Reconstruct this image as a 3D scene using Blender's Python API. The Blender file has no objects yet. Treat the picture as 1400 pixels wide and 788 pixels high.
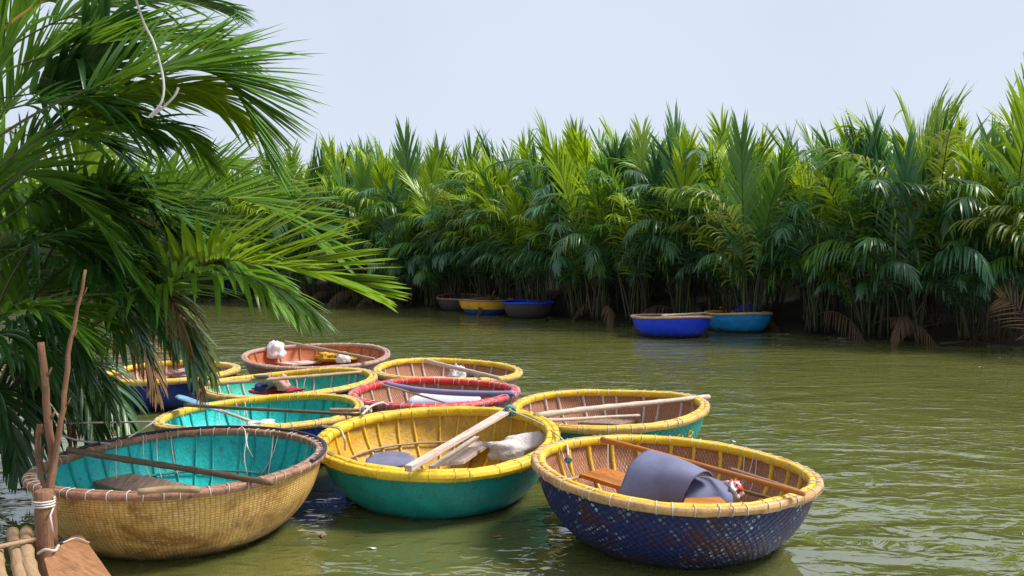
import bpy, math, random
from mathutils import Vector, Matrix, noise
R = math.radians
scn = bpy.context.scene
col = scn.collection

# ------------------------------------------------------------------ camera, sky, sun, exposure
F, CX, CY, CAMH, HZ = 1200.0, 700.0, 394.0, 2.05, 350.0      # picture geometry of the 1400 x 788 photograph
PITCH = math.atan((CY - HZ) / F)
cam_d = bpy.data.cameras.new('camera'); cam = bpy.data.objects.new('camera', cam_d); col.objects.link(cam)
cam.location = (0, 0, CAMH); cam.rotation_euler = (math.pi / 2 - PITCH, 0, 0)
cam_d.sensor_width = 36; cam_d.lens = 36 * F / 1400; cam_d.clip_end = 3000; cam_d.clip_start = .05
scn.camera = cam

SUN_EL, SUN_AZ = R(53), R(84)           # azimuth clockwise from +Y: to the right, a little in front of the camera
w = bpy.data.worlds.new('World'); scn.world = w; w.use_nodes = True
nt = w.node_tree; nt.nodes.clear()
out = nt.nodes.new('ShaderNodeOutputWorld'); bg = nt.nodes.new('ShaderNodeBackground')
sky = nt.nodes.new('ShaderNodeTexSky'); sky.sky_type = 'NISHITA'; sky.sun_disc = False
sky.sun_elevation = SUN_EL; sky.sun_rotation = SUN_AZ; sky.dust_density = 4; sky.air_density = 1.0; sky.altitude = 0
mx = nt.nodes.new('ShaderNodeMix'); mx.data_type = 'RGBA'; mx.inputs[0].default_value = .82
mx.inputs[7].default_value = (5.45, 6.05, 7.15, 1)             # even overcast cloud
tc = nt.nodes.new('ShaderNodeTexCoord'); nz = nt.nodes.new('ShaderNodeTexNoise'); nz.inputs['Scale'].default_value = 2.2
nz.inputs['Detail'].default_value = 4
mr = nt.nodes.new('ShaderNodeMapRange'); mr.inputs[1].default_value = .3; mr.inputs[2].default_value = .7
mr.inputs[3].default_value = .95; mr.inputs[4].default_value = .80
nt.links.new(tc.outputs['Generated'], nz.inputs['Vector']); nt.links.new(nz.outputs['Fac'], mr.inputs[0])
nt.links.new(mr.outputs[0], mx.inputs[0])
nt.links.new(sky.outputs[0], mx.inputs[6]); nt.links.new(mx.outputs[2], bg.inputs[0])
bg.inputs[1].default_value = .10
nt.links.new(bg.outputs[0], out.inputs[0])
sd = bpy.data.lights.new('sun', 'SUN'); sd.energy = 4.3; sd.angle = R(20); sd.color = (1, .96, .90)
so = bpy.data.objects.new('sun', sd); col.objects.link(so)
sdir = Vector((math.sin(SUN_AZ) * math.cos(SUN_EL), math.cos(SUN_AZ) * math.cos(SUN_EL), math.sin(SUN_EL)))
so.rotation_euler = sdir.to_track_quat('Z', 'Y').to_euler(); so.location = (0, 0, 30)
vs = scn.view_settings; vs.view_transform = 'Standard'; vs.look = 'None'; vs.exposure = 0.46; vs.gamma = 1; vs.use_curve_mapping = False

# ------------------------------------------------------------------ helpers
def ray(px, py):
    d = Vector(((px - CX) / F, 1, (CY - py) / F))
    return Matrix.Rotation(-PITCH, 3, 'X') @ d
def at(px, py, z):                      # point of the place seen at (px, py) at height z
    d = ray(px, py); return Vector((0, 0, CAMH)) + d * ((z - CAMH) / d.z)
def atY(px, py, Y):                     # same at distance Y
    d = ray(px, py); return Vector((0, 0, CAMH)) + d * (Y / d.y)

class MB:
    def __init__(s): s.v = []; s.f = []; s.m = []; s.uv = []
    def add(s, verts, faces, mat=0, uvs=None):
        b = len(s.v); s.v += [tuple(p) for p in verts]
        for i, fc in enumerate(faces):
            s.f.append([b + k for k in fc]); s.m.append(mat)
            s.uv.append([uvs[k] for k in fc] if uvs else None)
    def tube(s, pts, rad, sides=6, mat=0, cap=True, closed=False):
        pts = [Vector(p) for p in pts]; n = len(pts)
        if not isinstance(rad, (list, tuple)): rad = [rad] * n
        vs_, fs, uv = [], [], []
        prev = None; L = 0
        for i, p in enumerate(pts):
            if closed: t = pts[(i + 1) % n] - pts[i - 1]
            else: t = pts[min(i + 1, n - 1)] - pts[max(i - 1, 0)]
            t.normalize()
            if prev is None:
                a = Vector((0, 0, 1)) if abs(t.z) < .9 else Vector((1, 0, 0))
                u = (a - t * a.dot(t)).normalized()
            else: u = (prev - t * prev.dot(t)).normalized()
            prev = u; v_ = t.cross(u)
            if i: L += (pts[i] - pts[i - 1]).length
            for k in range(sides):
                a = 2 * math.pi * k / sides
                vs_.append(p + (u * math.cos(a) + v_ * math.sin(a)) * rad[i]); uv.append((L, k / sides))
        for i in range(n if closed else n - 1):
            j = (i + 1) % n
            for k in range(sides):
                l = (k + 1) % sides
                fs.append((i * sides + k, i * sides + l, j * sides + l, j * sides + k))
        if cap and not closed:
            fs.append(tuple(range(sides))[::-1]); fs.append(tuple((n - 1) * sides + k for k in range(sides)))
        s.add(vs_, fs, mat, uv)
    def grid(s, P, mat=0, uvs=None, thick=None, closeu=False):
        """P[i][j] points; thick: list of lists of offset vectors makes a solid sheet"""
        ni, nj = len(P), len(P[0])
        idx = lambda i, j, o=0: o + (i % ni) * nj + j
        vs_ = [P[i][j] for i in range(ni) for j in range(nj)]
        uv = [uvs[i][j] for i in range(ni) for j in range(nj)] if uvs else None
        fs = []
        ri = ni if closeu else ni - 1
        for i in range(ri):
            for j in range(nj - 1):
                fs.append((idx(i, j), idx(i + 1, j), idx(i + 1, j + 1), idx(i, j + 1)))
        if thick is not None:
            o = len(vs_); vs_ = vs_ + [P[i][j] + thick[i][j] for i in range(ni) for j in range(nj)]
            if uv: uv = uv + uv
            for i in range(ri):
                for j in range(nj - 1):
                    fs.append((idx(i, j + 1, o), idx(i + 1, j + 1, o), idx(i + 1, j, o), idx(i, j, o)))
                fs.append((idx(i, 0, o), idx(i + 1, 0, o), idx(i + 1, 0), idx(i, 0)))
                fs.append((idx(i, nj - 1), idx(i + 1, nj - 1), idx(i + 1, nj - 1, o), idx(i, nj - 1, o)))
            if not closeu:
                for j in range(nj - 1):
                    fs.append((idx(0, j), idx(0, j + 1), idx(0, j + 1, o), idx(0, j, o)))
                    fs.append((idx(ni - 1, j, o), idx(ni - 1, j + 1, o), idx(ni - 1, j + 1), idx(ni - 1, j)))
        s.add(vs_, fs, mat, uv)
    def board(s, c, th, mat=0, uvscale=1):
        """quad of 4 top corners (ccw from above) extruded down by th, with an eased edge"""
        c = [Vector(p) for p in c]; m = sum(c, Vector()) / 4
        e = min(.006, th * .25)
        def ins(p, k):
            d = (m - p); d.z = 0; d.normalize(); return p + d * k
        top = [ins(p, e) for p in c]; rim = [p - Vector((0, 0, e)) for p in c]; bot = [p - Vector((0, 0, th)) for p in c]
        vs_ = top + rim + bot
        ax = (c[1] - c[0]).normalized(); bx = (c[3] - c[0]).normalized()
        if (c[1] - c[0]).length < (c[3] - c[0]).length: ax, bx = bx, ax
        uv = [((p - c[0]).dot(ax), (p - c[0]).dot(bx) + p.z) for p in vs_]
        fs = [(0, 1, 2, 3)]
        for k in range(4):
            l = (k + 1) % 4
            fs += [(4 + k, 4 + l, l, k), (8 + k, 8 + l, 4 + l, 4 + k)]
        fs.append((11, 10, 9, 8)); s.add(vs_, fs, mat, uv)
    def build(s, name, mats, parent=None, origin=None, smooth=True, inv=None):
        me = bpy.data.meshes.new(name)
        o_ = Vector(origin) if origin is not None else Vector()
        if inv is not None: vv = [tuple(inv @ Vector(p)) for p in s.v]
        else: vv = [(p[0] - o_.x, p[1] - o_.y, p[2] - o_.z) for p in s.v]
        me.from_pydata(vv, [], s.f)
        if not isinstance(mats, (list, tuple)): mats = [mats]
        for m in mats: me.materials.append(m)
        me.polygons.foreach_set('material_index', s.m)
        me.polygons.foreach_set('use_smooth', [smooth] * len(s.f))
        if any(u is not None for u in s.uv):
            ul = me.uv_layers.new(name='UVMap'); flat = []
            for fc, u in zip(s.f, s.uv):
                for k in range(len(fc)): flat += list(u[k]) if u else [0, 0]
            ul.data.foreach_set('uv', flat)
        me.update()
        o = bpy.data.objects.new(name, me); col.objects.link(o)
        if parent is not None: o.parent = parent
        elif origin is not None: o.location = o_
        return o

def tag(o, label, cat, group=None, kind=None):
    o['label'] = label; o['category'] = cat
    if group: o['group'] = group
    if kind: o['kind'] = kind
    return o
def empty(name, loc, rot=(0, 0, 0)):
    o = bpy.data.objects.new(name, None); col.objects.link(o); o.location = loc; o.rotation_euler = rot
    o.empty_display_size = .2; return o
def spline(pts, n):                     # Catmull-Rom through pts, n samples
    P = [Vector(p) for p in pts]; P = [P[0] * 2 - P[1]] + P + [P[-1] * 2 - P[-2]]
    res = []; m = len(P) - 3
    for i in range(n):
        t = i / (n - 1) * m; k = min(int(t), m - 1); t -= k
        a, b, c, d = P[k:k + 4]
        res.append(.5 * ((2 * b) + (c - a) * t + (2 * a - 5 * b + 4 * c - d) * t * t + (3 * b - a - 3 * c + d) * t ** 3))
    return res
def lerp(a, b, t): return a + (b - a) * t

# ------------------------------------------------------------------ materials
class NT:
    def __init__(s, name):
        s.m = bpy.data.materials.new(name); s.m.use_nodes = True; s.t = s.m.node_tree; s.t.nodes.clear()
        s.out = s.n('OutputMaterial'); s.b = s.n('BsdfPrincipled'); s.l(s.b.outputs[0], s.out.inputs[0])
    def n(s, k, **kw):
        nd = s.t.nodes.new('ShaderNode' + k)
        for a, v in kw.items(): setattr(nd, a, v)
        return nd
    def l(s, a, b): s.t.links.new(a, b)
    def set(s, sock, v):
        if hasattr(v, 'is_linked') or hasattr(v, 'links'): s.l(v, sock)
        else: sock.default_value = v
    def coord(s, kind='Object', scale=(1, 1, 1), rot=(0, 0, 0)):
        c = s.n('TexCoord'); mp = s.n('Mapping'); s.l(c.outputs[kind], mp.inputs[0])
        mp.inputs['Scale'].default_value = scale; mp.inputs['Rotation'].default_value = rot; return mp.outputs[0]
    def noise(s, vec, scale, detail=4, rough=.55, dist=0):
        t = s.n('TexNoise'); s.l(vec, t.inputs['Vector']); t.inputs['Scale'].default_value = scale
        t.inputs['Detail'].default_value = detail; t.inputs['Roughness'].default_value = rough; t.inputs['Distortion'].default_value = dist
        return t.outputs['Fac']
    def ramp(s, fac, a, b, ca=0., cb=1.):
        r = s.n('MapRange'); s.l(fac, r.inputs[0]); r.inputs[1].default_value = a; r.inputs[2].default_value = b
        r.inputs[3].default_value = ca; r.inputs[4].default_value = cb; return r.outputs[0]
    def mix(s, fac, a, b, mode='MIX'):
        x = s.n('Mix', data_type='RGBA', blend_type=mode)
        s.set(x.inputs[0], fac)
        for k, v in ((6, a), (7, b)):
            if isinstance(v, tuple): v = v if len(v) == 4 else (*v, 1)
            s.set(x.inputs[k], v)
        return x.outputs[2]
    def math(s, op, a, b=0.):
        x = s.n('Math', operation=op); s.set(x.inputs[0], a); s.set(x.inputs[1], b); return x.outputs[0]
    def bump(s, h, strength=.5, dist=.01, prev=None):
        b = s.n('Bump'); s.l(h, b.inputs['Height']); b.inputs['Strength'].default_value = strength; b.inputs['Distance'].default_value = dist
        if prev is not None: s.l(prev, b.inputs['Normal'])
        return b.outputs[0]
    def wet(s, base):                       # wet, silted band along the waterline with an uneven upper edge
        c = s.n('TexCoord'); sp = s.n('SeparateXYZ'); s.l(c.outputs['Object'], sp.inputs[0])
        n = s.noise(c.outputs['Object'], 5, 6, .65)
        z = s.math('ADD', sp.outputs[2], s.math('MULTIPLY', s.math('SUBTRACT', n, .5), .22))
        return s.mix(s.ramp(z, .03, .13, .85, 0), base, (.035, .033, .016))
    def fin(s, color, rough=.6, normal=None, spec=.4):
        s.set(s.b.inputs['Base Color'], color if not isinstance(color, tuple) else (*color, 1)[:4])
        s.set(s.b.inputs['Roughness'], rough); s.b.inputs['Specular IOR Level'].default_value = spec
        if normal is not None: s.l(normal, s.b.inputs['Normal'])
        return s.m

MC = {}
def m_paint(name, c, under=(.30, .20, .10), wear=.35, rough=.45, fine=40, bumpd=.011, wl=0):
    """brushed-on paint over bamboo, worn where noise says so"""
    k = ('p', name)
    if k in MC: return MC[k]
    s = NT(name); v = s.coord()
    a = s.noise(v, 7, 6, .65); b = s.noise(v, fine, 3, .6)
    c2 = tuple(x * .62 for x in c)
    base = s.mix(s.ramp(a, .35, .65), c2, c)
    base = s.mix(s.ramp(b, .35, .7, 0, .35), base, tuple(min(1, x * 1.35 + .02) for x in c))
    d = s.noise(v, 14, 8, .7)
    base = s.mix(s.ramp(d, 1 - wear - .06, 1 - wear + .06), base, under)
    scr = s.noise(s.coord('Object', (5, 5, 34)), 3.2, 6, .7)       # streaky scuffs
    base = s.mix(s.ramp(scr, .60, .68, 0, .55), base, under)
    if wl: base = s.wet(base)
    MC[k] = s.fin(base, s.ramp(a, .3, .7, rough - .1, rough + .15), s.bump(s.math('ADD', b, s.math('MULTIPLY', a, .6)), .5, bumpd))
    return MC[k]
def m_wood(name, c, dark=None, rough=.65, stretch=18, bumpd=.004, grey=0.):
    k = ('w', name)
    if k in MC: return MC[k]
    dark = dark or tuple(x * .45 for x in c)
    s = NT(name); v = s.coord('UV', (1.2, stretch, 1)); o = s.coord()
    oi = s.n('ObjectInfo')
    a = s.noise(v, 3.5, 7, .65, .6); b = s.noise(o, 6, 5, .6)
    base = s.mix(s.ramp(a, .32, .66), dark, c)
    base = s.mix(s.ramp(b, .5, .75, 0, .6), base, dark)
    base = s.mix(s.ramp(s.noise(o, 31, 3), .55, .75, 0, .45), base, tuple(min(1, x * 1.35) for x in c))
    MC[k] = s.fin(base, rough, s.bump(a, .5, bumpd), .3)
    return MC[k]
def m_weave(name, c1, c2, gap, nu=26, nv=26, fleck=None, stain=None, rough=.55, rot=0, strength=.9, bd=.012, wl=0):
    """plaited bamboo strips: over-under cells from the surface's own metre coordinates"""
    k = ('wv', name)
    if k in MC: return MC[k]
    s = NT(name); v = s.coord('UV', (nu, nv, 1), (0, 0, rot)); o = s.coord()
    vn = s.n('VectorMath', operation='ADD')
    wob = s.n('TexNoise'); s.l(v, wob.inputs['Vector']); wob.inputs['Scale'].default_value = .22
    wsc = s.n('VectorMath', operation='SCALE'); s.l(wob.outputs['Color'], wsc.inputs[0]); wsc.inputs['Scale'].default_value = 1.1
    s.l(v, vn.inputs[0]); s.l(wsc.outputs[0], vn.inputs[1])
    sp = s.n('SeparateXYZ'); s.l(vn.outputs[0], sp.inputs[0])
    u_, v_ = sp.outputs[0], sp.outputs[1]
    fu = s.math('ABSOLUTE', s.math('SINE', s.math('MULTIPLY', u_, math.pi)))
    fv = s.math('ABSOLUTE', s.math('SINE', s.math('MULTIPLY', v_, math.pi)))
    ck = s.math('MODULO', s.math('ABSOLUTE', s.math('ADD', s.math('FLOOR', u_), s.math('FLOOR', v_))), 2.)
    ck = s.math('GREATER_THAN', ck, .5)
    ha = s.math('MULTIPLY', s.math('POWER', fu, .5), s.math('ADD', s.math('MULTIPLY', fv, .6), .4))
    hb = s.math('MULTIPLY', s.math('POWER', fv, .5), s.math('ADD', s.math('MULTIPLY', fu, .6), .4))
    mxn = s.n('Mix', data_type='FLOAT'); s.l(ck, mxn.inputs[0]); s.l(ha, mxn.inputs[2]); s.l(hb, mxn.inputs[3]); h = mxn.outputs[0]
    big = s.noise(o, 3.2, 6, .65, .5); fine = s.noise(v, .9, 3, .6)
    base = s.mix(s.ramp(fine, .3, .7), c1, c2)
    if stain: base = s.mix(s.ramp(big, .46, .64), base, stain)
    base = s.mix(s.ramp(h, .12, .55, 1, 0), base, gap)
    if wl: base = s.wet(base)
    if fleck:
        m = s.math('MULTIPLY', s.ramp(s.noise(v, .55, 3, .7), .53, .62), s.ramp(h, .6, .9))
        m = s.math('MULTIPLY', m, s.ramp(s.noise(o, 2.3, 5, .6), .42, .62))
        base = s.mix(m, base, fleck)
    MC[k] = s.fin(base, rough, s.bump(h, strength, bd), .35)
    return MC[k]
def m_flat(name, c, rough=.6, var=.25, scale=9, bumpd=.004, spec=.4, transl=0, bscale=None):
    k = ('f', name)
    if k in MC: return MC[k]
    s = NT(name); v = s.coord(); a = s.noise(v, scale, 6, .6); b = s.noise(v, bscale or scale * 5, 4)
    base = s.mix(s.ramp(a, .3, .7), tuple(x * (1 - var) for x in c), tuple(min(1, x * (1 + var * .6)) for x in c))
    base = s.mix(s.ramp(b, .55, .75, 0, .35), base, tuple(x * .55 for x in c))
    MC[k] = s.fin(base, rough, s.bump(b, .4, bumpd), spec)
    return MC[k]
def m_leaf(name, ca, cb, tcol, rough=.38, tr=.3, spec=.5, edge=None):
    s = NT(name); oi = s.n('ObjectInfo'); v = s.coord()
    a = s.noise(v, 1.3, 3); st = s.noise(s.coord('Object', (9, 9, 9)), 5, 2)
    base = s.mix(oi.outputs['Random'], ca, cb)
    base = s.mix(s.ramp(a, .3, .7, 0, .55), base, cb)
    base = s.mix(s.ramp(st, .35, .7, 0, .3), base, tuple(x * 1.5 for x in ca))
    if edge:                                    # dry yellowed leaflets here and there
        base = s.mix(s.ramp(s.noise(v, 3.1, 4, .7), .64, .72, 0, .8), base, edge)
    s.fin(base, rough, s.bump(st, .25, .004), spec)
    t = s.n('BsdfTranslucent'); s.l(s.mix(.5, base, tcol), t.inputs[0])
    mix = s.n('MixShader'); mix.inputs[0].default_value = tr
    s.l(s.b.outputs[0], mix.inputs[1]); s.l(t.outputs[0], mix.inputs[2]); s.l(mix.outputs[0], s.out.inputs[0])
    return s.m

LF_BRIGHT = m_leaf('leaf_bright', (.29, .40, .010), (.18, .31, .014), (.36, .50, .02), .36, .36)
LF_YOUNG = m_leaf('leaf_young', (.34, .47, .012), (.24, .40, .02), (.45, .58, .02), .4, .4)
LF_MID = m_leaf('leaf_mid', (.11, .23, .016), (.06, .165, .022), (.22, .40, .03), .36, .32, .55, edge=(.30, .25, .05))
LF_DARK = m_leaf('leaf_dark', (.048, .13, .026), (.030, .09, .032), (.14, .28, .03), .34, .26, .6)
LF_BLUE = m_leaf('leaf_blue', (.055, .16, .06), (.035, .12, .05), (.14, .30, .07), .34, .24, .6)
LF_OLIVE = m_leaf('leaf_olive', (.15, .21, .025), (.17, .22, .03), (.32, .38, .04), .42, .34, edge=(.34, .23, .08))
LF_DEAD = m_leaf('leaf_dead', (.28, .18, .08), (.18, .10, .05), (.3, .2, .08), .7, .2, .2)
LF_NEAR = m_leaf('leaf_near', (.13, .27, .02), (.08, .20, .025), (.28, .46, .03), .3, .38, .6, edge=(.36, .30, .07))
LF_NEARD = m_leaf('leaf_near_dark', (.065, .17, .028), (.04, .12, .03), (.18, .36, .04), .25, .3, .8, edge=(.28, .22, .07))
LF_DEAD2 = m_leaf('leaf_dead_dark', (.13, .085, .04), (.08, .05, .03), (.15, .1, .05), .7, .2, .2)
RACHIS = m_flat('frond_stalk', (.06, .075, .02), .45, .3, 4)
RACHIS_Y = m_flat('frond_stalk_yellow', (.42, .27, .05), .45, .3, 4)
RACHIS_B = m_flat('frond_stalk_brown', (.055, .037, .024), .7, .4, 5)
CORD = m_flat('white_cord', (.60, .55, .50), .7, .2, 20)
ROPE = m_flat('pale_rope', (.55, .47, .38), .8, .3, 30)
TEALROPE = m_flat('teal_rope', (.05, .28, .26), .7, .3, 30)
BAMBOO = m_wood('bamboo', (.50, .34, .20), (.22, .13, .07), .5, 6)
BAMBOO_D = m_wood('bamboo_dark', (.24, .14, .075), (.07, .04, .025), .55, 6)
BAMBOO_P = m_wood('bamboo_pale', (.62, .50, .40), (.34, .25, .19), .55, 6)
ORANGEW = m_wood('orange_wood', (.52, .19, .035), (.30, .10, .02), .45, 8)
PLANK = m_wood('grey_brown_plank', (.36, .24, .18), (.14, .085, .06), .7, 14)
PLANK_P = m_wood('pale_plank', (.66, .53, .47), (.40, .28, .22), .7, 14)
STICK = m_wood('stick_bark', (.36, .185, .10), (.09, .045, .03), .8, 22, .02)

# ------------------------------------------------------------------ water and banks
def water_mat():
    s = NT('river_water'); v = s.coord('Object', (.62, 1.25, 1), (0, 0, R(-8))); v2 = s.coord('Object', (.8, 1.35, 1), (0, 0, R(9)))
    big = s.noise(v, 1.25, 1.5, .45, .6)                                   # slow swell left by passing boats
    mid = s.ramp(s.noise(v2, 3.0, 2, .5, .5), .52, .82)                    # scattered wavelets
    sm = s.ramp(s.noise(v2, 8.0, 2, .55, .3), .53, .84)                     # wind ripples, in gusts
    gust = s.ramp(s.noise(s.coord('Object', (.16, .22, 1)), 1.0, 3), .38, .62, .25, 1.6)
    h = s.math('ADD', s.math('MULTIPLY', big, .8), s.math('MULTIPLY', mid, .28))
    h = s.math('ADD', h, s.math('MULTIPLY', s.math('MULTIPLY', sm, .12), gust))
    base = s.mix(s.ramp(s.noise(s.coord('Object', (.3, .3, 1)), 1, 4), .35, .65), (.088, .098, .024), (.114, .120, .032))
    m = s.fin(base, .015, s.bump(h, 1.0, .062), 1.0)
    s.b.inputs['IOR'].default_value = 2.0
    return m
mb = MB()
mb.add([(-900, -60, 0), (900, -60, 0), (900, 1500, 0), (-900, 1500, 0)], [(0, 1, 2, 3)])
wo = mb.build('river', water_mat()); wo['kind'] = 'structure'

SHORE_PX = [(-60, 399), (100, 402), (300, 409), (500, 417), (640, 423), (760, 434), (850, 441), (1000, 449), (1060, 455), (1200, 464), (1400, 474), (1560, 484)]
shore = [at(x, y, 0) for x, y in SHORE_PX]
shore_s = spline(shore, 160)
seglen = [0]
for a, b in zip(shore_s, shore_s[1:]): seglen.append(seglen[-1] + (b - a).length)
def shore_at(d):
    d = max(0, min(seglen[-1] - .01, d))
    for i in range(len(seglen) - 1):
        if seglen[i + 1] >= d:
            t = (d - seglen[i]) / (seglen[i + 1] - seglen[i]); p = shore_s[i].lerp(shore_s[i + 1], t)
            tg = (shore_s[i + 1] - shore_s[i]).normalized(); inn = Vector((-tg.y, tg.x, 0))
            if inn.y < 0: inn = -inn
            return p, inn
MUD = m_flat('mud', (.034, .027, .017), .85, .5, 3, .03, .3)
mb = MB(); P = []
ext = [shore_s[0] + Vector((-300, 60, 0))] + shore_s[::3] + [shore_s[-1] + Vector((120, -60, 0))]
for i, p in enumerate(ext):
    row = []
    nrm = Vector((.45, .89, 0))
    for d, z in ((-.5, -.25), (0, -.02), (.35, .10), (1.2, .22), (3, .35), (5.5, .7), (9, 2.6), (14, 3.2), (60, 3.0), (900, 2.5)):
        q = p + nrm * d; q.z = z + (.06 * noise.noise(q * 1.7) if d < 20 else 0); row.append(q)
    P.append(row)
mb.grid([r for r in P][::-1]); o = mb.build('far_bank_ground', MUD); o['kind'] = 'structure'
mb = MB(); P = []
for i in range(14):
    row = []
    for j in range(18):
        x = -12 + i * 0.56; y = 2.5 + j * .62
        e = max(0, 1 - math.hypot((x + 8.6) / 3.6, (y - 8.0) / 5.2))
        row.append(Vector((x, y, -.3 + .75 * e ** .6 + .06 * noise.noise(Vector((x, y, 0)) * 1.5))))
    P.append(row)
mb.grid(P); o = mb.build('left_bank_ground', MUD); o['kind'] = 'structure'

# ------------------------------------------------------------------ palm fronds
def frond(mb, pts, L, n, rnd, start=.22, a0=58, a1=22, v0=20, droop=.5, wid=.035, seg=3, rr=.03, fold=False,
          bhint=None, roll=0., bend=.12, twist=.25, sides=(1, -1), tipscale=.35, M=26):
    P = spline(pts, M)
    D = [0]
    for a, b in zip(P, P[1:]): D.append(D[-1] + (b - a).length)
    tot = D[-1]
    mb.tube(P, [lerp(rr, rr * .18, (d / tot) ** .8) for d in D], 5, 1)
    hint = bhint if bhint is not None else Vector((0, 1, 0))
    Bs = []; Ts = []
    for i in range(M):
        T = (P[min(i + 1, M - 1)] - P[max(i - 1, 0)]).normalized(); B = (hint - T * hint.dot(T)).normalized()
        Ts.append(T); Bs.append(B)
    prof = [.55, 1., .92, .62, .02] if seg == 4 else [.6, 1., .8, .03] if seg == 3 else [.5, .9, 1, .95, .8, .5, .02]
    for sd in sides:
        for i in range(n):
            s = start + (1 - start) * (i + .5 * rnd.random()) / n; u = (s - start) / (1 - start)
            k = s * (M - 1); j = min(int(k), M - 2); t = k - j
            p = P[j].lerp(P[j + 1], t); T = Ts[j].lerp(Ts[j + 1], t).normalized(); B = Bs[j].lerp(Bs[j + 1], t).normalized(); N = T.cross(B)
            if roll:
                rm = Matrix.Rotation(roll, 3, T); B = rm @ B; N = rm @ N
            a = R(lerp(a0, a1, u) + rnd.uniform(-5, 5)); v = R(v0 + rnd.uniform(-10, 10))
            ll = L * (lerp(.55, 1, min(1, u / .25)) if u < .25 else lerp(1, tipscale, ((u - .25) / .75) ** 1.6)) * rnd.uniform(.88, 1.08)
            d0 = T * math.cos(a) + (B * sd * math.cos(v) + N * math.sin(v)) * math.sin(a)
            dr = droop * rnd.uniform(.6, 1.4)
            if rnd.random() < bend: dr *= 3
            wv = d0.cross(N); wv = (wv + N * rnd.uniform(-twist, twist)).normalized()
            q = p.copy(); W = wid * rnd.uniform(.8, 1.1) * (.6 + .4 * min(1, ll / L))
            va = []; fa = []; nc = 3 if fold else 2
            for m in range(seg + 1):
                tt = m / seg
                dd = (d0 + Vector((0, 0, -1)) * dr * tt ** 1.3).normalized()
                if m: q = q + dd * (ll / seg)
                wq = (wv - dd * wv.dot(dd)).normalized(); hw = W * .5 * prof[m]
                if fold:
                    nq = dd.cross(wq)
                    va += [q - wq * hw, q + nq * hw * .45 * (1 if nq.dot(N) < 0 else -1), q + wq * hw]
                else: va += [q - wq * hw, q + wq * hw]
            for m in range(seg):
                for c in range(nc - 1):
                    b = m * nc + c; fa.append((b, b + 1, b + nc + 1, b + nc))
            mb.add(va, fa, 0)

FROND = {}
def arc_pts(length, f0, f1, pw=1.4, side=0, n=9):
    pts = [Vector((0, 0, 0))]; k = 24
    for i in range(k):
        s = (i + .5) / k; ph = R(lerp(f0, f1, s ** pw))
        pts.append(pts[-1] + Vector((math.sin(ph), side * s * .12, math.cos(ph))) * (length / k))
    return pts[::3]
def frond_variant(kind, i):
    if (kind, i) in FROND: return FROND[(kind, i)]
    rnd = random.Random(hash((kind == 'a', len(kind))) + i * 77 + sum(map(ord, kind)))
    mb = MB(); st = RACHIS
    if kind == 'upright':
        frond(mb, arc_pts(rnd.uniform(5.2, 6.5), 2, rnd.uniform(10, 50), 2.0, rnd.uniform(-.6, .6)), rnd.uniform(1.25, 1.6), 36, rnd, .36, 42, 10, rnd.uniform(5, 30), rnd.uniform(.05, .4), .088, 4, .035, bend=.10, twist=.4, tipscale=.75)
        mats = [[LF_BRIGHT, LF_MID, LF_YOUNG, LF_BLUE, LF_BRIGHT, LF_MID][i % 6], st]
    elif kind == 'spear':
        frond(mb, arc_pts(rnd.uniform(4.8, 5.8), 2, rnd.uniform(8, 25), 1.8, rnd.uniform(-.5, .5)), rnd.uniform(1.3, 1.6), 46, rnd, .36, 28, 8, rnd.uniform(0, 20), .06, .10, 4, .035, bend=.03, twist=.2, tipscale=.8)
        mats = [LF_YOUNG, RACHIS_Y]
    elif kind == 'arch':
        frond(mb, arc_pts(rnd.uniform(5.4, 6.8), 3, rnd.uniform(75, 135), 2.5, rnd.uniform(-.8, .8)), rnd.uniform(1.1, 1.45), 34, rnd, .34, 58, 22, rnd.uniform(0, 30), rnd.uniform(.5, 1.3), .084, 4, .035, bend=.15, twist=.5, tipscale=.55)
        mats = [[LF_MID, LF_DARK, LF_BRIGHT, LF_OLIVE, LF_DARK, LF_BLUE, LF_MID, LF_BRIGHT][i % 8], [RACHIS, RACHIS_B, RACHIS][i % 3]]
    elif kind == 'droop':
        frond(mb, arc_pts(rnd.uniform(4.8, 6.2), 5, rnd.uniform(145, 168), 2.0, rnd.uniform(-.6, .6)), rnd.uniform(.9, 1.25), 32, rnd, .32, 55, 25, rnd.uniform(-10, 10), rnd.uniform(1.0, 2.0), .075, 4, .033, bend=.2, twist=.5)
        mats = [[LF_DARK, LF_MID, LF_BLUE, LF_DARK][i % 4], st]
    elif kind == 'dead':
        frond(mb, arc_pts(rnd.uniform(3.0, 4.2), 25, rnd.uniform(150, 170), .9), .7, 30, rnd, .3, 45, 20, -10, 2.4, .035, 4, .03, bend=.3)
        mats = [LF_DEAD2, RACHIS_B]
    elif kind == 'stalk':
        mb.tube(arc_pts(rnd.uniform(1.6, 3.0), rnd.uniform(5, 30), rnd.uniform(10, 50), 1.2), [lerp(.05, .02, k / 8) for k in range(9)], 6, 1)
        mats = [LF_DEAD, RACHIS_B]
    o = mb.build('frond_source', mats); me = o.data; me.name = 'frond_' + kind; bpy.data.objects.remove(o)
    FROND[(kind, i)] = me; return me
NV = {'spear': 5, 'upright': 12, 'arch': 12, 'droop': 8, 'dead': 4, 'stalk': 5}
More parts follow.
